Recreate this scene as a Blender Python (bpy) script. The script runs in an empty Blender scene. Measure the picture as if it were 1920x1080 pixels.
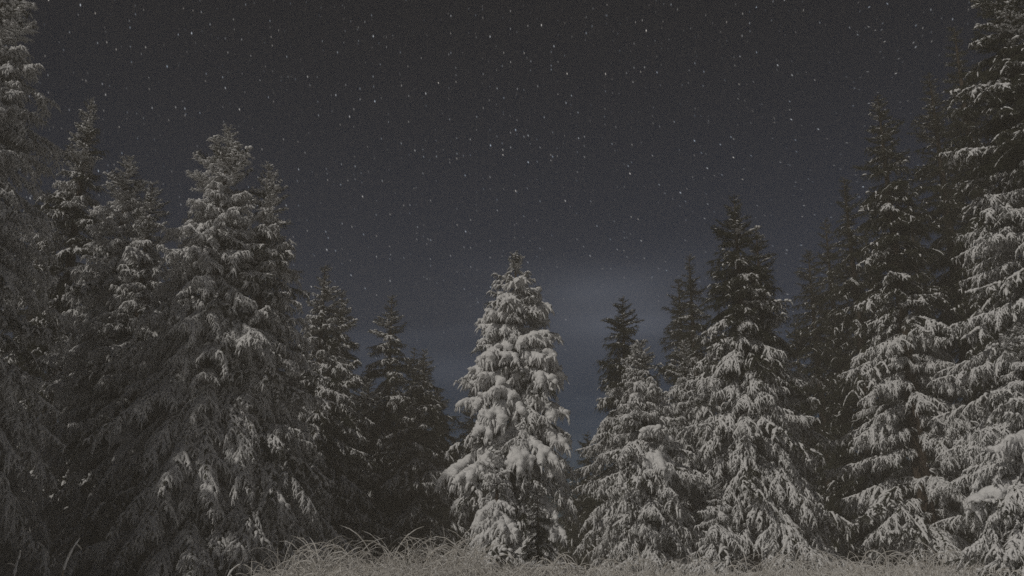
import bpy, math, random
import numpy as np
from mathutils import Vector, Matrix
R = math.radians
random.seed(11); rng = np.random.default_rng(11)
scene = bpy.context.scene
C = scene.collection

# ------------------------------------------------------------------ camera
FPX, TILT = 1867.0, R(16.7)                 # focal length in photo pixels (35 mm), upward tilt
CAM = Vector((0, 0, 1.25))
cd = bpy.data.cameras.new('camera'); cd.sensor_width = 36; cd.lens = 35.0
cd.clip_start = .05; cd.clip_end = 2000
cam = bpy.data.objects.new('camera', cd); C.objects.link(cam)
cam.location = CAM; cam.rotation_euler = (math.pi/2 + TILT, 0, 0)
scene.camera = cam

# ------------------------------------------------------------------ moonlit night sky
SUN_AZ, SUN_EL = R(42), R(38)               # light comes from behind the viewer, to the left
SUN_FROM = Vector((-math.sin(SUN_AZ)*math.cos(SUN_EL), -math.cos(SUN_AZ)*math.cos(SUN_EL), math.sin(SUN_EL)))
w = bpy.data.worlds.new('World'); scene.world = w; w.use_nodes = True
nt = w.node_tree; nt.nodes.clear()
def N(t, **k):
    n = nt.nodes.new(t)
    for a, b in k.items(): setattr(n, a, b)
    return n
def L(a, b): nt.links.new(a, b)
def val(x, sock):
    if hasattr(x, 'is_linked') or hasattr(x, 'links'): L(x, sock)
    else: sock.default_value = x
def M(op, a, b=0.0, c=None, clamp=False):
    n = N('ShaderNodeMath', operation=op, use_clamp=clamp); val(a, n.inputs[0]); val(b, n.inputs[1])
    if c is not None: val(c, n.inputs[2])
    return n.outputs[0]
def V(op, a, b=None, s=None):
    n = N('ShaderNodeVectorMath', operation=op); val(a, n.inputs[0])
    if b is not None: val(b, n.inputs[1])
    if s is not None: val(s, n.inputs['Scale'])
    return n.outputs['Value'] if op in ('DOT_PRODUCT', 'LENGTH', 'DISTANCE') else n.outputs['Vector']
def SS(x, a, b, lo=0.0, hi=1.0):
    n = N('ShaderNodeMapRange', interpolation_type='SMOOTHSTEP'); val(x, n.inputs[0])
    n.inputs[1].default_value = a; n.inputs[2].default_value = b; n.inputs[3].default_value = lo; n.inputs[4].default_value = hi
    return n.outputs[0]
tc = N('ShaderNodeTexCoord'); D = V('NORMALIZE', tc.outputs['Generated'])
sep = N('ShaderNodeSeparateXYZ'); L(D, sep.inputs[0])
sky = N('ShaderNodeTexSky', sky_type='NISHITA', sun_disc=False)
sky.sun_elevation = SUN_EL; sky.sun_rotation = math.pi + SUN_AZ
sky.air_density = 1.0; sky.dust_density = .3; sky.ozone_density = 2.0
SKY_STRENGTH = 0.0056
hs = N('ShaderNodeHueSaturation'); L(sky.outputs[0], hs.inputs['Color']); hs.inputs['Saturation'].default_value = 1.5
# night air: the sky goes darker away from the horizon faster than by day
fall = SS(sep.outputs[2], .12, .62, 1.0, .30)
base = V('SCALE', V('MULTIPLY', hs.outputs[0], (.92, 1.0, 1.28)), s=M('MULTIPLY', fall, SKY_STRENGTH))
# thin moonlit cloud streaks low over the forest, all round
mp = N('ShaderNodeMapping'); L(D, mp.inputs[0]); mp.inputs['Scale'].default_value = (3.0, 3.0, 13.0); mp.inputs['Location'].default_value = (1.55, .4, .3)
cn = N('ShaderNodeTexNoise'); L(mp.outputs[0], cn.inputs['Vector']); cn.inputs['Scale'].default_value = 1.25; cn.inputs['Detail'].default_value = 3; cn.inputs['Roughness'].default_value = .45
def blob(az, el, sa, se):
    ax = V('DOT_PRODUCT', D, (math.cos(R(az)), -math.sin(R(az)), 0))
    az_ = M('DIVIDE', ax, math.sin(R(sa)))
    el_ = M('DIVIDE', M('SUBTRACT', sep.outputs[2], math.sin(R(el))), math.sin(R(se)))
    q = M('ADD', M('MULTIPLY', az_, az_), M('MULTIPLY', el_, el_))
    front = SS(sep.outputs[1], 0, .2)
    return M('MULTIPLY', M('EXPONENT', M('MULTIPLY', q, -1.0)), front)
band = M('MULTIPLY', SS(cn.outputs[0], .5, .75), SS(sep.outputs[2], .36, .16))
cl = M('ADD', M('MULTIPLY', band, .75), M('MULTIPLY', M('ADD', blob(5.4, 15.0, 5.2, 2.2), M('MULTIPLY', blob(-3.0, 12.0, 6.5, 1.0), .55)), SS(cn.outputs[0], .25, .7, .55, 1.1)))
cloud = V('SCALE', (.050, .055, .067), s=cl)
# stars, slightly trailed round the celestial pole
pole = Vector((.33, .80, .50)).normalized()
trail = V('NORMALIZE', V('CROSS_PRODUCT', D, tuple(pole)))
def stars(S, rmin, peak, power, seed):
    v = N('ShaderNodeTexVoronoi', voronoi_dimensions='3D', feature='F1')
    L(V('ADD', V('SCALE', D, s=S), (seed, seed*.7, seed*1.3)), v.inputs['Vector']); v.inputs['Scale'].default_value = 1.0
    p = V('NORMALIZE', V('SUBTRACT', v.outputs['Position'], (seed, seed*.7, seed*1.3)))
    d = V('SUBTRACT', D, p)
    al = M('MULTIPLY', V('DOT_PRODUCT', d, trail), .87)
    r2 = M('SUBTRACT', V('DOT_PRODUCT', d, d), M('MULTIPLY', al, al))
    g = M('EXPONENT', M('DIVIDE', M('MULTIPLY', r2, -1.0), rmin*rmin))
    sc_ = N('ShaderNodeSeparateColor'); L(v.outputs['Color'], sc_.inputs[0])
    b = M('MULTIPLY', M('POWER', sc_.outputs[0], power), peak)
    tint = N('ShaderNodeMix', data_type='RGBA'); L(sc_.outputs[1], tint.inputs[0])
    tint.inputs[6].default_value = (1, .93, .84, 1); tint.inputs[7].default_value = (.72, .84, 1, 1)
    return V('SCALE', tint.outputs[2], s=M('MULTIPLY', b, g))
st = V('ADD', stars(80, .00043, .68, 18, 3.7), stars(150, .00042, .30, 13, 11.2))
st = V('SCALE', st, s=M('MULTIPLY', SS(sep.outputs[2], .12, .35), M('SUBTRACT', 1.0, M('MULTIPLY', cl, .8), clamp=True)))
tot = V('ADD', V('ADD', base, cloud), st)
bg = N('ShaderNodeBackground'); L(tot, bg.inputs['Color']); bg.inputs['Strength'].default_value = 1.0
out = N('ShaderNodeOutputWorld'); L(bg.outputs[0], out.inputs['Surface'])
w.cycles.sampling_method = 'MANUAL'; w.cycles.sample_map_resolution = 512

sl = bpy.data.lights.new('moon', 'SUN'); sl.energy = 1.32; sl.angle = R(.6); sl.color = (1.0, .945, .86)
moon = bpy.data.objects.new('moon', sl); C.objects.link(moon)
moon.rotation_euler = (-SUN_FROM).to_track_quat('-Z', 'Y').to_euler(); moon.location = (-30, -30, 40)

scene.view_settings.view_transform = 'Standard'; scene.view_settings.look = 'None'
scene.view_settings.exposure = 0; scene.view_settings.gamma = 1; scene.view_settings.use_curve_mapping = False
scene.render.engine = 'CYCLES'
scene.cycles.use_denoising = False
scene.cycles.max_bounces = 6; scene.cycles.diffuse_bounces = 4; scene.cycles.glossy_bounces = 1
scene.cycles.transmission_bounces = 0; scene.cycles.volume_bounces = 1; scene.cycles.transparent_max_bounces = 4
scene.cycles.caustics_reflective = False; scene.cycles.caustics_refractive = False

# ------------------------------------------------------------------ materials
def material(name, col, rough=.8, noise=None, bump=None, spec=.2, col2=None, per_object=0.0):
    m = bpy.data.materials.new(name); m.use_nodes = True; t = m.node_tree; b = t.nodes['Principled BSDF']
    b.inputs['Roughness'].default_value = rough; b.inputs['Specular IOR Level'].default_value = spec
    b.inputs['Base Color'].default_value = (*col, 1)
    tcn = t.nodes.new('ShaderNodeTexCoord')
    if col2:
        n = t.nodes.new('ShaderNodeTexNoise'); t.links.new(tcn.outputs['Object'], n.inputs['Vector'])
        n.inputs['Scale'].default_value = noise; n.inputs['Detail'].default_value = 4
        r = t.nodes.new('ShaderNodeValToRGB'); t.links.new(n.outputs[0], r.inputs[0])
        r.color_ramp.elements[0].position = .35; r.color_ramp.elements[1].position = .65
        r.color_ramp.elements[0].color = (*col, 1); r.color_ramp.elements[1].color = (*col2, 1)
        t.links.new(r.outputs[0], b.inputs['Base Color'])
    if bump:
        n2 = t.nodes.new('ShaderNodeTexNoise'); t.links.new(tcn.outputs['Object'], n2.inputs['Vector'])
        n2.inputs['Scale'].default_value = bump[0]; n2.inputs['Detail'].default_value = 5; n2.inputs['Roughness'].default_value = .6
        bn = t.nodes.new('ShaderNodeBump'); bn.inputs['Strength'].default_value = bump[1]; bn.inputs['Distance'].default_value = bump[2]
        t.links.new(n2.outputs[0], bn.inputs['Height']); t.links.new(bn.outputs[0], b.inputs['Normal'])
    return m
MAT = dict(
    snow=material('snow', (.80, .80, .81), .75, 30, (45, .6, .02), .15, (.86, .86, .86)),
    ground=material('snow_ground', (.76, .76, .77), .8, 3, (14, .7, .03), .15, (.85, .85, .85)),
    needles=material('spruce_needles', (.030, .036, .022), .65, 9, None, .25, (.060, .060, .036)),
    bark=material('spruce_bark', (.060, .045, .034), .9, 18, (22, .8, .02), .1, (.12, .095, .075)),
    frost=material('frosted_grass', (.50, .47, .42), .85, 22, None, .1, (.82, .81, .80)),
    stem=material('dry_stem', (.16, .12, .08), .85, 20, None, .1, (.30, .24, .17)),
)

# ------------------------------------------------------------------ mesh tools
class Geo:
    """collects quads and triangles as arrays"""
    def __init__(s): s.v = []; s.q = []; s.t = []; s.n = 0
    def add(s, v, q=None, t=None):
        v = np.asarray(v, float).reshape(-1, 3)
        if q is not None and len(q): s.q.append(np.asarray(q, np.int64).reshape(-1, 4) + s.n)
        if t is not None and len(t): s.t.append(np.asarray(t, np.int64).reshape(-1, 3) + s.n)
        s.v.append(v); s.n += len(v)
    def mesh(s, name, mat, smooth=True):
        me = bpy.data.meshes.new(name)
        v = np.concatenate(s.v) if s.v else np.zeros((0, 3))
        q = np.concatenate(s.q) if s.q else np.zeros((0, 4), np.int64)
        t = np.concatenate(s.t) if s.t else np.zeros((0, 3), np.int64)
        me.vertices.add(len(v)); me.vertices.foreach_set('co', v.astype(np.float32).ravel())
        nl = q.size + t.size; me.loops.add(nl)
        me.loops.foreach_set('vertex_index', np.concatenate([q.ravel(), t.ravel()]).astype(np.int32))
        me.polygons.add(len(q) + len(t))
        ls = np.concatenate([np.arange(len(q))*4, q.size + np.arange(len(t))*3]).astype(np.int32)
        me.polygons.foreach_set('loop_start', ls)
        me.polygons.foreach_set('use_smooth', np.full(len(ls), smooth, bool))
        me.update(calc_edges=True); me.validate()
        me.materials.append(mat)
        return me
def unit(a): return a/np.maximum(np.linalg.norm(a, axis=-1, keepdims=True), 1e-9)
def tubes(g, P, r, sides=5, flat=1.0, jitter=0.0):
    """P (n,K,3) centre lines, r (n,K) radii"""
    n, K = P.shape[:2]
    if n == 0: return
    T = unit(np.gradient(P, axis=1))
    S = np.cross(T, np.array([.05, .02, 1.0])); S = unit(S); U = np.cross(S, T)
    a = np.arange(sides)/sides*2*np.pi
    rr = r[:, :, None]*(1 + jitter*rng.standard_normal((n, K, sides)))
    X = P[:, :, None, :] + rr[..., None]*(np.cos(a)[None, None, :, None]*S[:, :, None, :] + flat*np.sin(a)[None, None, :, None]*U[:, :, None, :])
    idx = np.arange(n*K*sides).reshape(n, K, sides)
    A = idx[:, :-1, :]; B = np.roll(idx, -1, 2)[:, :-1, :]; Cc = np.roll(idx, -1, 2)[:, 1:, :]; Dd = idx[:, 1:, :]
    g.add(X, np.stack([A, B, Cc, Dd], -1).reshape(-1, 4))
def slivers(g, P, per_m, length, width, spread=1.0, down=0.0):
    """needle-like triangles scattered along centre lines P (n,K,3)"""
    n, K = P.shape[:2]
    if n == 0: return
    seg = np.linalg.norm(np.diff(P, axis=1), axis=2).sum(1)
    cnt = rng.poisson(seg*per_m); i = np.repeat(np.arange(n), cnt); m = len(i)
    if m == 0: return
    u = rng.random(m)*(K-1); k = np.minimum(u.astype(int), K-2); f = (u-k)[:, None]
    p = P[i, k]*(1-f) + P[i, k+1]*f; t = unit(P[i, k+1]-P[i, k])
    rd = rng.standard_normal((m, 3)); rd -= (rd*t).sum(1, keepdims=True)*t; rd = unit(rd)
    d = unit(t*.75 + rd*spread + np.array([0, 0, -down]))
    ln = length*(.6+.8*rng.random((m, 1))); wv = unit(np.cross(d, rng.standard_normal((m, 3))))*width*.5
    v = np.stack([p-wv, p+wv, p+d*ln], 1)
    g.add(v, t=np.arange(m*3).reshape(m, 3))

# ------------------------------------------------------------------ spruce boughs (library, shared mesh data)
PITCH = {'up': (40, 26, 30), 'flat': (14, -14, -4), 'down': (4, -30, -26), 'steep': (-4, -40, -48)}
HANG = {'up': .08, 'flat': .62, 'down': .78, 'steep': .85}
SIZE = {'s': .42, 'm': .82, 'l': 1.35, 'x': 2.1}
#            main r, shoot r, twig r, cover, white needles, needle density
STYLE = {'heavy': (.050, .038, .018, .95, .10, 110), 'frost': (.023, .0135, .0085, .82, .34, 120),
         'velvet': (.026, .0155, .0095, .97, .62, 90),
         'medium': (.030, .018, .011, .46, .10, 150), 'sparse': (.020, .014, .009, .15, .03, 170), 'bare': (.014, .010, .008, .04, .0, 180)}
def bend_line(p0, d0, ln, hang, K):
    """n lines leaving p0 along d0, sagging towards the ground"""
    n = len(p0); P = np.empty((n, K, 3)); P[:, 0] = p0; d = d0.copy()
    for k in range(1, K):
        d = unit(d*(1-hang/(K-1)*1.3)[:, None] + np.array([0, 0, -1.0])*(hang/(K-1)*1.3)[:, None])
        P[:, k] = P[:, k-1] + d*(ln/(K-1))[:, None]
    return P
def along(A, u):
    K = len(A); x = np.clip(u, 0, 1)*(K-1); k = np.minimum(x.astype(int), K-2); f = (x-k)[:, None]
    return A[k]*(1-f)+A[k+1]*f, unit(A[k+1]-A[k])
KS = 5
def shoots_of(A, Ln, hang, width, spacing, first=.05):
    """side shoots of one axis: tongue shaped, longest near the base"""
    ns = max(6, int(Ln/spacing))
    u = np.clip(np.linspace(first, .985, ns) + rng.normal(0, .012, ns), .02, .99)
    side = np.where(np.arange(ns) % 2, 1.0, -1.0)
    p0, T = along(A, u)
    shape = np.minimum(1, .45+u/.30)*(1-u)**.45 + .16
    ls = width*shape*rng.uniform(.6, 1.3, ns)
    lat = unit(np.cross(np.array([0, 0, 1.0]), T))*side[:, None]
    ang = R(50)+rng.normal(0, .22, ns)
    d0 = unit(T*np.cos(ang)[:, None]+lat*np.sin(ang)[:, None]+rng.normal(0, .12, (ns, 3))+np.array([0, 0, .08]))
    return bend_line(p0, d0, ls, np.clip(hang*.8+rng.normal(0, .14, ns), 0, 1), KS), ls, u
def make_bough(size, pitch, style):
    Ln = SIZE[size]; a0, a1, a2 = [R(x + rng.uniform(-7, 7)) for x in PITCH[pitch]]; hang = HANG[pitch]
    rm, rs, rt, cover, white, dens = STYLE[style]
    K = 13; s = np.linspace(0, 1, K)
    pit = np.where(s < .5, a0+(a1-a0)*s*2, a1+(a2-a1)*(s-.5)*2)
    yaw = np.cumsum(rng.normal(0, .10, K)); pit = pit+np.cumsum(rng.normal(0, .05, K))
    dirs = np.stack([np.cos(pit)*np.cos(yaw), np.cos(pit)*np.sin(yaw), np.sin(pit)], 1)
    A = np.zeros((K, 3)); A[1:] = np.cumsum(dirs[1:]*Ln/(K-1), 0)
    axes = [(A, Ln)]
    # side branches, each a tongue of its own
    nbr = 0 if size == 's' else int(Ln/(.17 if style != 'heavy' else .26))
    for i in range(nbr):
        u = (.14+.68*(i+rng.random()*.8)/nbr); p, T = along(A, np.array([u]))
        sd = 1 if i % 2 else -1
        lat = unit(np.cross(np.array([0, 0, 1.0]), T))*sd
        an = R(rng.uniform(28, 62)); d = unit(T*math.cos(an)+lat*math.sin(an)+np.array([0, 0, rng.uniform(-.15, .12)]))
        lb = min(Ln*.46, rng.uniform(.24, .58))*(1.15-.5*u)
        axes.append((bend_line(p, d, np.array([lb]), np.array([min(1.0, hang*rng.uniform(.7, 1.25))]), K)[0], lb))
    width = {'s': .115, 'm': .135, 'l': .140, 'x': .145}[size]*(1.15 if pitch in ('up', 'flat') else 1.0)
    sp = {'s': .026, 'm': .030, 'l': .036, 'x': .042}[size]
    SS_, LS, US = [], [], []
    for j, (ax, ln) in enumerate(axes):
        a_, b_, c_ = shoots_of(ax, ln, hang, width*(1 if j == 0 else .8), sp); SS_.append(a_); LS.append(b_); US.append(c_+j*1.7)
    S = np.concatenate(SS_); ls = np.concatenate(LS); u = np.concatenate(US); ns = len(S)
    # secondary twigs
    cnt = np.maximum(1, (ls/.034).astype(int)); own = np.repeat(np.arange(ns), cnt); nt_ = len(own)
    x = rng.uniform(.18, .97, nt_)*(KS-1); k = np.minimum(x.astype(int), KS-2); f = (x-k)[:, None]
    t = unit(S[own, k+1]-S[own, k]); sd = unit(np.cross(t, np.array([.01, .02, 1.0])))*np.where(rng.random(nt_) < .5, 1, -1)[:, None]
    tp = S[own, k]*(1-f)+S[own, k+1]*f; td = unit(t*.75+sd*.75+rng.normal(0, .18, (nt_, 3)))
    tl = rng.uniform(.035, .085, nt_)*(1.35 if hang > .5 else .9)*(1.25-.4*x/(KS-1))*(1.5 if style == 'heavy' else 1)
    Tw = bend_line(tp, td, tl, np.clip(hang*1.15+rng.normal(0, .2, nt_), 0, 1.1), 4)
    # wood and needles
    g = Geo()
    for ax, ln in axes: tubes(g, ax[None], (ln*.011*(1-s*.85))[None], 5); slivers(g, ax[None, 2:], dens*1.5, .028, .007, 1.0)
    slivers(g, S, dens, .028, .0075, 1.0, .1)
    slivers(g, Tw, dens*.9, .024, .007, .9, .25)
    tubes(g, S, np.linspace(.0055, .003, KS)[None].repeat(ns, 0), 3)
    me = g.mesh('bough', MAT['needles'], False)
    # snow lying on the bough
    sn = Geo(); up = np.array([0, 0, 1.0])
    patch = np.sin(u*rng.uniform(6, 14)+rng.uniform(0, 6)) * .28 + rng.random(ns)
    keep = patch < cover*1.25
    if cover < .8: keep &= rng.random(ns) < (.35+cover)
    if keep.any():
        Sk = S[keep]; n = len(Sk)
        prof = np.array([.6, 1.0, 1.05, .85, .15])[None]*rng.uniform(.65, 1.35, (n, 1))*(1+.22*rng.standard_normal((n, KS)))
        r = np.maximum(rs*prof, .002)
        tubes(sn, Sk+up*r[..., None]*.55, r, 5, .85, .10)
    kt = (rng.random(nt_) < cover*1.02) & (keep[own] | (rng.random(nt_) < cover*.5))
    if kt.any():
        Tk = Tw[kt]; n = len(Tk)
        prof = np.array([.7, 1.0, .85, .12])[None]*rng.uniform(.6, 1.4, (n, 1))
        r = np.maximum(rt*prof, .0015)
        tubes(sn, Tk+up*r[..., None]*.4, r, 4, .9, .10)
    # ridge along each axis, broken on the barer boughs
    for j, (ax, ln) in enumerate(axes):
        parts = 1 if style == 'heavy' or j else (4 if cover > .8 else 3 if cover > .3 else 2)
        for c in range(parts):
            lo, hi = (.05, 1.0) if parts == 1 else sorted((min(.85, (c+rng.random()*.6)/parts), min(1.0, (c+.5+rng.random()*.5)/parts)))
            if cover > .8 and parts > 1 and rng.random() > .75: continue
            if cover < .3 and rng.random() > .2 + cover*2: continue
            if cover < .6 and rng.random() > .6: continue
            uu = np.linspace(lo, hi, 12); pp, _ = along(ax, uu)
            r = rm*(.8 if j else 1)*(1.05-.45*uu)*(1+.25*rng.standard_normal(12))*np.minimum(1, np.minimum(np.arange(12), np.arange(12)[::-1])*.5+.12)
            r = np.maximum(r*(Ln/.95)**.25, .002)
            tubes(sn, (pp+up*r[:, None]*.6)[None], r[None], 6, .8, .10)
    if style == 'medium' or (style == 'frost' and rng.random() < .5):
        for _ in range({'s': 3, 'm': 6, 'l': 9, 'x': 12}[size]//(1 if style == 'medium' else 2)):
            i = rng.integers(ns); q = S[i, rng.integers(1, KS-1)]
            ball(sn, q+up*.015, np.array([rng.uniform(.025, .045), rng.uniform(.02, .035), rng.uniform(.014, .024)]), 7, 5)
    if white: slivers(sn, S, 110*white, .028, .008, 1.0); slivers(sn, Tw, 150*white, .025, .007, .9, .2)
    if style == 'heavy':
        # soft pads: lumps of snow joined into one skin
        hv = Geo(); sf = {'s': .62, 'm': .84, 'l': .92, 'x': 1.0}[size]
        prof = np.array([1.0, 1.15, 1.1, .95, .4])[None]*rng.uniform(.75, 1.25, (ns, 1))*(1+.15*rng.standard_normal((ns, KS)))
        rr = np.maximum(.034*prof*sf, .008); Sh = S.copy(); Sh[:, 3:] = Sh[:, 2:3]+(Sh[:, 3:]-Sh[:, 2:3])*.6
        tubes(hv, Sh+up*rr[..., None]*.6, rr, 8, .9); cap(hv, Sh+up*rr[..., None]*.6, rr)
        for ax, ln in axes:
            r0 = np.array([.3]+[1.0]*(K-2)+[.5])*.058*sf*(1+.2*rng.standard_normal(K))
            tubes(hv, (ax+up*.035)[None], r0[None], 9, .9)
            for _ in range(max(2, int(ln*6))):
                q, _t = along(ax, np.array([rng.uniform(.3, .99)])); q = q[0]+np.array([0, rng.normal(0, .04), .035])
                ball(hv, q, np.array([rng.uniform(.06, .12), rng.uniform(.055, .10), rng.uniform(.045, .075)])*sf)
        tm = hv.mesh('tmp', MAT['snow'])
        to = bpy.data.objects.new('tmp', tm); C.objects.link(to)
        md = to.modifiers.new('r', 'REMESH'); md.mode = 'VOXEL'; md.voxel_size = .0155; md.use_smooth_shade = True
        sm = to.modifiers.new('s', 'SMOOTH'); sm.factor = .5; sm.iterations = 2
        dg = bpy.context.evaluated_depsgraph_get(); ev = to.evaluated_get(dg)
        m2 = bpy.data.meshes.new_from_object(ev)
        nv = len(m2.vertices); co = np.empty(nv*3, np.float32); m2.vertices.foreach_get('co', co); co = co.reshape(-1, 3)
        li = np.empty(len(m2.loops), np.int32); m2.loops.foreach_get('vertex_index', li)
        ok = len(li) == 4*len(m2.polygons)
        bpy.data.objects.remove(to); bpy.data.meshes.remove(m2); bpy.data.meshes.remove(tm)
        ph = rng.uniform(0, 6, 6)
        nz = (np.sin(co[:, 0]*38+ph[0])*np.sin(co[:, 1]*41+ph[1])+.6*np.sin(co[:, 0]*83+co[:, 2]*60+ph[2])*np.sin(co[:, 1]*77+ph[3]))
        co[:, 2] += nz*.006
        if ok: sn.add(co, li.reshape(-1, 4))
    sme = sn.mesh('snow', MAT['snow'], True)
    return me, sme
def ball(g, c, r, nu=8, nv=6):
    th = np.linspace(0, np.pi, nv+1)[1:-1]; ph = np.arange(nu)/nu*2*np.pi
    V_ = [[0, 0, 1]]+[[math.sin(t)*math.cos(p), math.sin(t)*math.sin(p), math.cos(t)] for t in th for p in ph]+[[0, 0, -1]]
    t = [[0, 1+i, 1+(i+1) % nu] for i in range(nu)]; q = []
    for j in range(nv-2):
        for i in range(nu):
            a = 1+j*nu; q.append([a+i, a+nu+i, a+nu+(i+1) % nu, a+(i+1) % nu])
    e = len(V_)-1; a = 1+(nv-2)*nu
    t += [[e, a+(i+1) % nu, a+i] for i in range(nu)]
    g.add(np.array(V_)*r+c, q, t)
def cap(g, P, r):
    for i in range(len(P)):
        ball(g, P[i, 0], np.full(3, r[i, 0]*1.02), 6, 4); ball(g, P[i, -1], np.full(3, r[i, -1]*1.3), 6, 4)
LIB = {}
NVAR = 4
def bough_mesh(size, pitch, style):
    l = LIB.setdefault((size, pitch, style), [])
    if len(l) < (3 if size in 'lx' else NVAR):
        l.append(make_bough(size, pitch, style)); return l[-1]
    return random.choice(l)

# ------------------------------------------------------------------ ground
def hills(x, y):
    s = np.clip((y-1.5)/7.5, 0, 1); s = s*s*(3-2*s)
    top = 1.20 + .11*np.clip((x-1.0)/4, 0, 1) - .05*np.clip((-x-3)/4, 0, 1)
    h = top*s + .012*np.clip(y-10, 0, 60)
    return h + .035*np.sin(x*1.3+.7)*np.sin(y*1.1) + .018*np.sin(x*3.1+y*2.3) + .010*np.sin(x*6.7-y*5.9+1)
def gz(x, y): return float(hills(np.array(float(x)), np.array(float(y))))
def axis_pts(a, b, fa, fb, fine, coarse):
    l = list(np.arange(a, fa, coarse))+list(np.arange(fa, fb, fine))+list(np.arange(fb, b+coarse*.5, coarse)); return np.array(l)
gx = axis_pts(-46, 46, -12, 12, .12, 2.0); gy = axis_pts(-40, 48, 2, 20, .12, 2.0)
XX, YY = np.meshgrid(gx, gy); ZZ = hills(XX, YY)
g = Geo(); nx, ny = len(gx), len(gy); I = np.arange(nx*ny).reshape(ny, nx)
g.add(np.stack([XX, YY, ZZ], -1), np.stack([I[:-1, :-1], I[:-1, 1:], I[1:, 1:], I[1:, :-1]], -1))
ground = bpy.data.objects.new('snowy_ground', g.mesh('snowy_ground', MAT['ground'])); C.objects.link(ground); ground['kind'] = 'structure'

# ------------------------------------------------------------------ trees
def at(px, py, Y):
    """the point at depth Y (metres north of the camera) seen at photo pixel px, py"""
    d = Vector(((px-960)/FPX, math.cos(TILT)+(540-py)/FPX*-math.sin(TILT), math.sin(TILT)+(540-py)/FPX*math.cos(TILT)))
    return CAM + d*(Y/d.y)
tg = Geo()
zs = np.linspace(0, 1, 15); tp_ = np.stack([.010*np.sin(zs*5)*(1-zs), .008*np.sin(zs*7+1)*(1-zs), zs], 1)
tubes(tg, tp_[None], ((1-zs)**.9*.97+.03)[None], 9, 1.0, .03)
TRUNK = tg.mesh('trunk', MAT['bark'])
lg = Geo()
def new(name, me, parent=None):
    o = bpy.data.objects.new(name, me); C.objects.link(o)
    if parent: o.parent = parent
    return o
def spruce(x, y, H, Rm, label, mix, droop=1.0, power=.85, spacing=None, per=6, group=None, name='spruce_tree', z0=.06, up_to=.14, full=1.0, lean=(0, 0), maxb=290, hs=1.0, irregular=.27, waist=0.0):
    """mix(t, az) -> style of a bough at relative depth t below the tip facing az (0 = towards the viewer)"""
    root = bpy.data.objects.new(name, None); C.objects.link(root); root.empty_display_size = .3
    root.location = (x, y, gz(x, y)-.05); root.rotation_euler = (lean[0], lean[1], 0)
    root['label'] = label; root['category'] = 'tree'
    if group: root['group'] = group
    tr = new('trunk', TRUNK, root); tr.scale = (.018*H+.02, .018*H+.02, H); tr.rotation_euler = (0, 0, random.uniform(0, 6))
    z = H-.07*hs; nb = 0; off = random.uniform(0, 6)
    spacing = spacing or max(.16, H/30)
    secs = [random.uniform(1-irregular, 1+irregular) for _ in range(9)]
    while z > H*z0 and nb < maxb:
        t = 1-z/H
        n = per if t > .08 else 4
        off += random.uniform(.4, .9)
        for k in range(n):
            az = off+k*2*math.pi/n+random.uniform(-.45, .45)
            face = math.cos(az+math.pi/2)                # 1 towards the viewer (-y)
            sec = secs[int((az/(2*math.pi)*3) % 3)+3*int(min(2, t*3))]
            ln = Rm*max(.05, t**power)*random.uniform(1-irregular, 1+irregular)*sec + .05*hs
            ln = min(1.9, ln*(1-waist*max(0, t-.55)), .05*hs+.62*(H-z))
            tt = t+random.uniform(-.05, .05)
            pc = 'up' if tt < up_to else 'flat' if tt < .36/droop else 'down' if tt < .66/droop else 'steep'
            cosf = {'up': .8, 'flat': .97, 'down': .90, 'steep': .80}[pc]
            ln = ln/cosf
            sz = 's' if ln < .60 else 'm' if ln < 1.06 else 'l' if ln < 1.72 else 'x'
            sty = mix(t, az, face)
            if sty == 'heavy' and (sz == 'x' or (sz == 'l' and H > 8)): sty = 'frost'
            me, sme = bough_mesh(sz, pc, sty)
            b = new('bough', me, root); sc = ln/SIZE[sz]
            # keep a bough's tip above the ground
            dz = {'up': -.5, 'flat': .08, 'down': .36, 'steep': .56}[pc]*ln
            zz = min(H-.04, z+random.uniform(-.9, .9)*spacing*(.3+.7*t))
            pt = random.uniform(-.12, .12)
            if zz-dz < .10: pt = -min(.45, (.10-(zz-dz))/ln*1.1)
            b.location = (0, 0, max(.12, zz)); b.scale = (sc, sc*random.uniform(.9, 1.15)*(1 if random.random() < .5 else -1), sc)
            b.rotation_euler = (random.uniform(-.2, .2), pt, az)
            if len(sme.polygons):
                so = new('snow', sme, b)
                if sty in ('medium', 'sparse', 'bare'): so['kind'] = 'stuff'
            nb += 1
        z -= min(spacing*(.55+.75*t), .045*hs+.30*(H-z))*random.uniform(.8, 1.2)/full
    return root
def pick(**wts):
    ks = list(wts); ws = list(wts.values())
    return random.choices(ks, ws)[0]
# kinds of snow cover
def mix_heavy(t, az, f):
    if t < .10: return pick(medium=3, frost=2)
    if math.cos(az-.1) > .55 and t > .55: return pick(frost=6, medium=1, heavy=1.5)      # lower boughs on one side hold less
    if t > .58 and f > .2: return pick(heavy=2, frost=3, medium=3)
    return pick(heavy=7, frost=1.5, medium=1.5)
def mix_frost(t, az, f): return pick(frost=7, medium=2, heavy=.7) if t > .15 else pick(medium=4, frost=4)
def mix_velvet(t, az, f): return pick(velvet=8, medium=.6) if t > .12 else pick(frost=3, medium=2)
def mix_medium(t, az, f): return pick(medium=6, sparse=3, frost=2) if t > .1 else pick(medium=3, sparse=2)
def mix_dusted(t, az, f): return pick(sparse=5, medium=4.5, bare=1.5)
def mix_dark(t, az, f): return pick(bare=5, sparse=4)
def mix_darktop(t, az, f):
    if t < .33: return pick(sparse=3, bare=5, medium=2 if math.cos(az) > 0 else .3)
    if t < .48: return pick(sparse=3, medium=3, frost=2)
    return pick(frost=7, medium=3)
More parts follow.
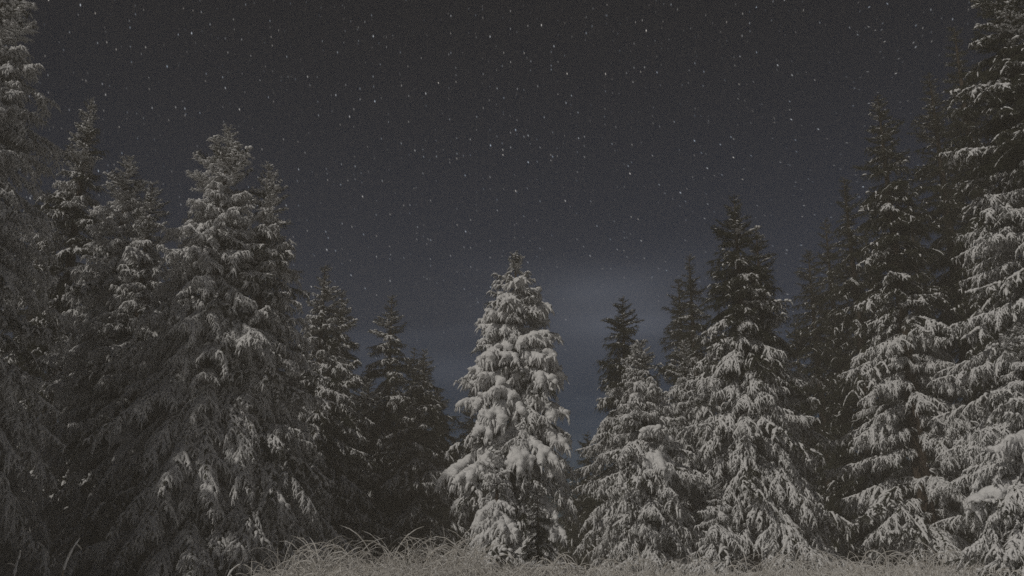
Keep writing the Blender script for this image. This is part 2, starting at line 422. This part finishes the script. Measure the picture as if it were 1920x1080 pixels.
def mix_right(t, az, f):
    if t < .37: return pick(sparse=5, bare=3, medium=1.5)
    if t < .48: return pick(sparse=2, medium=3, frost=4)
    return pick(frost=8, medium=1.5, heavy=.4)

def mix_tufted(t, az, f): return pick(frost=5, medium=4, velvet=2)
def mix_streaked(t, az, f):
    if t < .42: return pick(sparse=6, bare=3, medium=1)
    if t < .55: return pick(sparse=2, medium=3, frost=3)
    return pick(frost=8, medium=2)
def tree(px, py, Y, half, label, mix, **k):
    """half: widest half-width of the crown in metres"""
    P = at(px, py, Y); return spruce(P.x, P.y, P.z-gz(P.x, P.y)+.05, half, label, mix, **k)

TREES = [
    # left bank, mostly in the moon shadow of the forest edge
    (16, -75, 13.2, 2.1, 'very tall velvety frosted spruce at the near end of the shaded bank', mix_velvet, dict(per=8)),
    (172, 192, 19.5, 2.1, 'dark narrow-topped spruce directly behind the very tall velvety one', mix_medium, {}),
    (243, 292, 17.6, 2.1, 'shaded spruce with broad snowy top between the narrow-topped and the big drooping spruce', mix_velvet, {}),
    (287, 342, 17.0, 1.6, 'slim spruce with small snow-crusted tip crowded against the big drooping spruce', mix_frost, {}),
    (430, 240, 15.6, 2.0, 'big shaded spruce with long drooping tongue-like boughs and a tall moonlit tip', mix_velvet, dict(per=8, droop=1.15)),
    (505, 308, 15.8, 1.75, 'ragged spruce with lumpy snow tufts pressed against the big drooping spruce', mix_tufted, dict(per=8)),
    # middle left
    (610, 496, 22.5, 1.75, 'spruce dotted with bright snow clumps next to the ragged tufted spruce', mix_medium, dict(per=7)),
    (642, 546, 24.5, 1.65, 'dark spruce half hidden behind the one dotted with bright snow clumps', mix_dusted, {}),
    (735, 554, 25.5, 1.85, 'dark slender pointed spruce lightly dusted, its spire clear against the sky', mix_dusted, {}),
    (777, 652, 26.5, 1.4, 'thin dark spire crowded between the slender dusted spruce and a feathery one', mix_dusted, {}),
    (795, 657, 25.0, 1.75, 'dusted spruce with feathery hanging boughs beside the gap of open sky', mix_dusted, {}),
    (820, 725, 29.0, 1.5, 'small dark spruce tip behind the feathery dusted spruce', mix_dark, {}),
    (850, 818, 31.0, 1.5, 'low dusted spruce deep in the gap between feathery and snow-laden spruces', mix_dusted, {}),
    (692, 688, 30.0, 1.6, 'distant dusted spruce tip between the clump-dotted and the slender dusted spruce', mix_dusted, {}),
    (886, 736, 30.0, 1.3, 'distant dark spire peeping out behind the snow-laden spruce', mix_dark, {}),
    # the clearing
    (967, 474, 16.6, 1.26, 'bright spruce thickly laden with snow pads, standing alone in the clearing', mix_heavy, dict(per=7, power=.60, spacing=.255, droop=1.3, up_to=.06, irregular=.15, waist=.65)),
    (932, 826, 13.6, .56, 'small thickly snowed young spruce with a thin whorled tip before the laden spruce', mix_heavy, dict(per=5, spacing=.14, hs=.5, power=.85, up_to=.2, droop=1.2)),
    (1008, 920, 14.2, .45, 'little dark sapling with thin upright leader in the shade of the laden spruce', mix_dusted, dict(per=6, spacing=.12, hs=.5)),
    (1102, 810, 27.0, 1.1, 'distant dark spruce tip in the gap between laden and curtain-hung spruces', mix_dark, {}),
    # right of the clearing
    (1167, 558, 21.5, 1.45, 'spruce with dark bare tip and level boughs behind the curtain-hung spruce', mix_darktop, {}),
    (1203, 638, 16.6, 1.12, 'spruce hung with frosted curtain-like boughs at the rim of the clearing', mix_frost, dict(per=7, droop=.8)),
    (1292, 479, 24.0, 1.45, 'dark pointed spruce behind the narrow snow-clumped one', mix_darktop, {}),
    (1272, 522, 25.0, 1.4, 'dark lower-tipped spruce leaning against the dark pointed one', mix_dark, {}),
    (1282, 638, 18.6, 1.05, 'narrow snow-clumped spruce between the curtain-hung and the tall two-toned spruce', mix_frost, {}),
    (1376, 368, 17.2, 1.58, 'tall two-toned spruce with dark tip and brightly lit drooping lower boughs', mix_darktop, dict(per=8, droop=1.1)),
    (1417, 423, 18.3, 1.45, 'spruce with snow-edged tips, second peak close behind the tall two-toned spruce', mix_darktop, {}),
    (1340, 903, 14.6, .55, 'small frosted young spruce at the foot of the tall two-toned spruce', mix_frost, dict(spacing=.14, hs=.5)),
    # right bank
    (1515, 470, 25.0, 1.5, 'shorter dark spruce in the gap beyond the tall two-toned spruce', mix_dark, {}),
    (1547, 412, 26.0, 1.75, 'taller dark spruce in the gap beyond the tall two-toned spruce', mix_dark, {}),
    (1582, 333, 22.0, 1.9, 'dark broad-shouldered spruce behind the one with a thin leader spire', mix_dark, {}),
    (1645, 178, 18.2, 1.95, 'tall dark spruce with a thin leader spire and snow-streaked lower boughs', mix_streaked, dict(per=7, droop=.75)),
    (1742, 140, 20.5, 1.8, 'dark slim spruce between the leader-spired and the huge sweeping spruce', mix_dark, {}),
    (1788, 50, 18.8, 1.9, 'dark tall spruce just behind the huge sweeping spruce', mix_dark, {}),
    (1872, -75, 14.2, 2.5, 'huge spruce with bright curtain boughs sweeping down to the ground', mix_right, dict(per=9, droop=.72)),
    (1905, 610, 11.6, 1.0, 'snow-draped young spruce growing under the huge sweeping spruce', mix_frost, dict(per=7)),
]
for px, py, Y, half, label, mix, k in TREES:
    tree(px, py, Y, half, label, mix, **k)
# deeper forest that closes the gaps
bgs = [(-30, 300, 27), (90, 360, 26), (330, 470, 27), (560, 640, 30), (760, 800, 36), (660, 760, 35), (905, 850, 36), (1000, 860, 38),
       (1060, 860, 36), (1130, 840, 34), (1230, 700, 32), (1340, 600, 33), (1440, 560, 31), (1490, 600, 29), (1620, 420, 28), (1700, 350, 27), (1830, 250, 26), (1960, 200, 24)]
for px, py, Y in bgs:
    tree(px, py, Y, 1.7, 'dark spruce deep in the forest, showing only through gaps between nearer trees', mix_dark, group='dark spruces closing the gaps behind', spacing=.42, per=6)
# the forest edge goes on outside the picture at the left; it throws the moon shadow on the left bank
for x, y, H in [(-10.7, 13.2, 12.5), (-7.9, 9.3, 10.2), (-7.3, 8.0, 9.0), (-8.5, 10.5, 10.8), (-9.9, 12.2, 11.0), (-10.8, 8.3, 11.5), (-12.6, 5.8, 12.0), (-14.0, 9.0, 12.5), (-11.5, 14.0, 12.0), (-16.5, 3.2, 12.5)]:
    spruce(x, y, H, 1.9, 'spruce of the forest edge continuing beyond the shaded bank', mix_velvet if y > 12 else mix_dark, group='forest edge beyond the shaded bank', spacing=.56, per=5)

# ------------------------------------------------------------------ frosted grass
def arcs(n, xr, yr, hmin, hmax, lean, rad, K=8):
    x = rng.uniform(*xr, n); y = rng.uniform(*yr, n); z = hills(x, y)
    h = rng.uniform(hmin, hmax, n); az = rng.uniform(0, 2*np.pi, n); l = lean*rng.uniform(.45, 1.25, n)
    s = np.linspace(0, 1, K)[None]
    th = (s**1.5)*(l*2.1)[:, None] + rng.normal(0, .12, (n, 1))
    dx = np.cumsum(np.sin(th), 1)/K*h[:, None]; dz = np.cumsum(np.cos(th), 1)/K*h[:, None]
    P = np.stack([x[:, None]+dx*np.cos(az)[:, None], y[:, None]+dx*np.sin(az)[:, None], z[:, None]+dz-.03], -1)
    r = rad*rng.uniform(.6, 1.4, (n, 1))*np.array([[.6, .7, .8, .95, 1.1, 1.15, .9, .3]])[:, :K]
    return P, r
gg = Geo()
def grass(*a, **k):
    P, r = arcs(*a, **k); tubes(gg, P, r, 4, 1, .2)
    slivers(gg, P[:, 3:], 18, .022, .006, .9, .2)
grass(430, (-2.7, -.3), (11.2, 14.4), .40, .95, 1.15, .0042)
grass(260, (-2.7, -.3), (11.2, 14.4), .30, .70, .8, .0052)
grass(3600, (-2.75, .3), (10.6, 15), .15, .42, .95, .0040)
grass(6500, (.4, 8.5), (11.0, 15), .08, .26, .95, .0045)
grass(700, (.3, 8), (12, 15.5), .22, .62, 1.1, .0045)
grass(70, (.1, .9), (11.5, 13.2), .25, .6, 1.3, .0058)
go = new('frosted_grass', gg.mesh('frosted_grass', MAT['frost'])); go['kind'] = 'stuff'; go['label'] = 'frosted bent grass fringing the clearing'; go['category'] = 'grass'
# a few taller stalks that can be told apart
def stalk(px, Y, h, bend, az, label, twigs=0, name='dry_stalk', cat='plant', base_drop=0.0):
    P0 = at(px, 1060, Y); x, y = P0.x, P0.y; z = gz(x, y)-.03
    K = 12; s_ = np.linspace(0, 1, K); th = s_**1.6*bend
    dx = np.cumsum(np.sin(th))/K*h; dz = np.cumsum(np.cos(th))/K*h
    P = np.stack([dx*math.cos(az), dx*math.sin(az), dz], 1)
    root = bpy.data.objects.new(name, None); C.objects.link(root); root.location = (x, y, z); root['label'] = label; root['category'] = cat
    a_ = Geo(); tubes(a_, P[None], np.linspace(.008, .003, K)[None], 5); new('stem', a_.mesh('stem', MAT['stem']), root)
    f_ = Geo(); tubes(f_, (P[4:]+np.array([0, 0, .006]))[None], (.010*(1+.3*rng.standard_normal(K-4))*np.array([.3]+[1]*(K-6)+[.3]))[None], 5, 1, .1); new('snow', f_.mesh('snow', MAT['snow']), root)
    for i in range(twigs):
        u = rng.uniform(.35, .95); p, t_ = along(P, np.array([u])); d = unit(t_*.5+rng.normal(0, .6, (1, 3))+np.array([0, 0, .3]))
        q = bend_line(p, d, np.array([h*rng.uniform(.14, .3)]), np.array([.7]), 7)
        k_ = Geo(); tubes(k_, q, np.array([[.35, .8, 1, 1, 1, .9, .3]])*.0075, 5, 1, .1); new('twig', k_.mesh('twig', MAT['frost']), root)
stalk(118, 10.6, .62, .55, .2, 'single tall frosted stalk standing in the dark shade', 2)
stalk(28, 10.4, .42, .3, 1.2, 'short frosted stalk beneath the tall drooping spruce in the shade', 3)
stalk(425, 11.0, .36, 1.1, .1, 'bent stalk with a lit snow crust before the shaded drooping spruce', 2)
stalk(868, 13.0, .85, 2.4, 2.9, 'tall arching stem with drooping snowy twigs beside the small snowed spruce', 9)
stalk(850, 13.4, .70, 1.9, 2.4, 'upright twiggy stem among the grass near the small snowed spruce', 8)
stalk(985, 12.4, .50, 2.3, .3, 'hooked bare stem before the little dark sapling', 2)
stalk(1030, 12.6, .58, 2.6, .1, 'widely arched bare stem leaning over before the little dark sapling', 2)
stalk(1062, 12.8, .46, 2.5, .4, 'low arched bare stem between sapling and curtain-hung spruce', 2)

# ------------------------------------------------------------------ scattering veil added to lift the dark tones
trees_top = max((o.location.z for o in bpy.data.objects if o.type == 'EMPTY'))
hg = Geo(); x0, x1, y0, y1, z0_, z1_ = -49, 49, -43, 51, -1.6, 15.5
hv = [(x, y, z) for z in (z0_, z1_) for x, y in ((x0, y0), (x1, y0), (x1, y1), (x0, y1))]
hg.add(hv, [[3, 2, 1, 0], [4, 5, 6, 7], [0, 1, 5, 4], [1, 2, 6, 5], [2, 3, 7, 6], [3, 0, 4, 7]])
hm = bpy.data.materials.new('added_haze'); hm.use_nodes = True; t = hm.node_tree; t.nodes.clear()
pv = t.nodes.new('ShaderNodeVolumePrincipled'); mo = t.nodes.new('ShaderNodeOutputMaterial'); t.links.new(pv.outputs[0], mo.inputs['Volume'])
pv.inputs['Color'].default_value = (1, .93, .82, 1); pv.inputs['Density'].default_value = .0066; pv.inputs['Anisotropy'].default_value = 0
hz = new('added_haze', hg.mesh('added_haze', hm, False)); hz['kind'] = 'stuff'; hz['label'] = 'thin scattering veil added to lift the darks of the clearing'; hz['category'] = 'added_haze'
print('tris', sum(len(m.polygons) for m in bpy.data.meshes), 'objects', len(bpy.data.objects), 'lib', len(LIB))
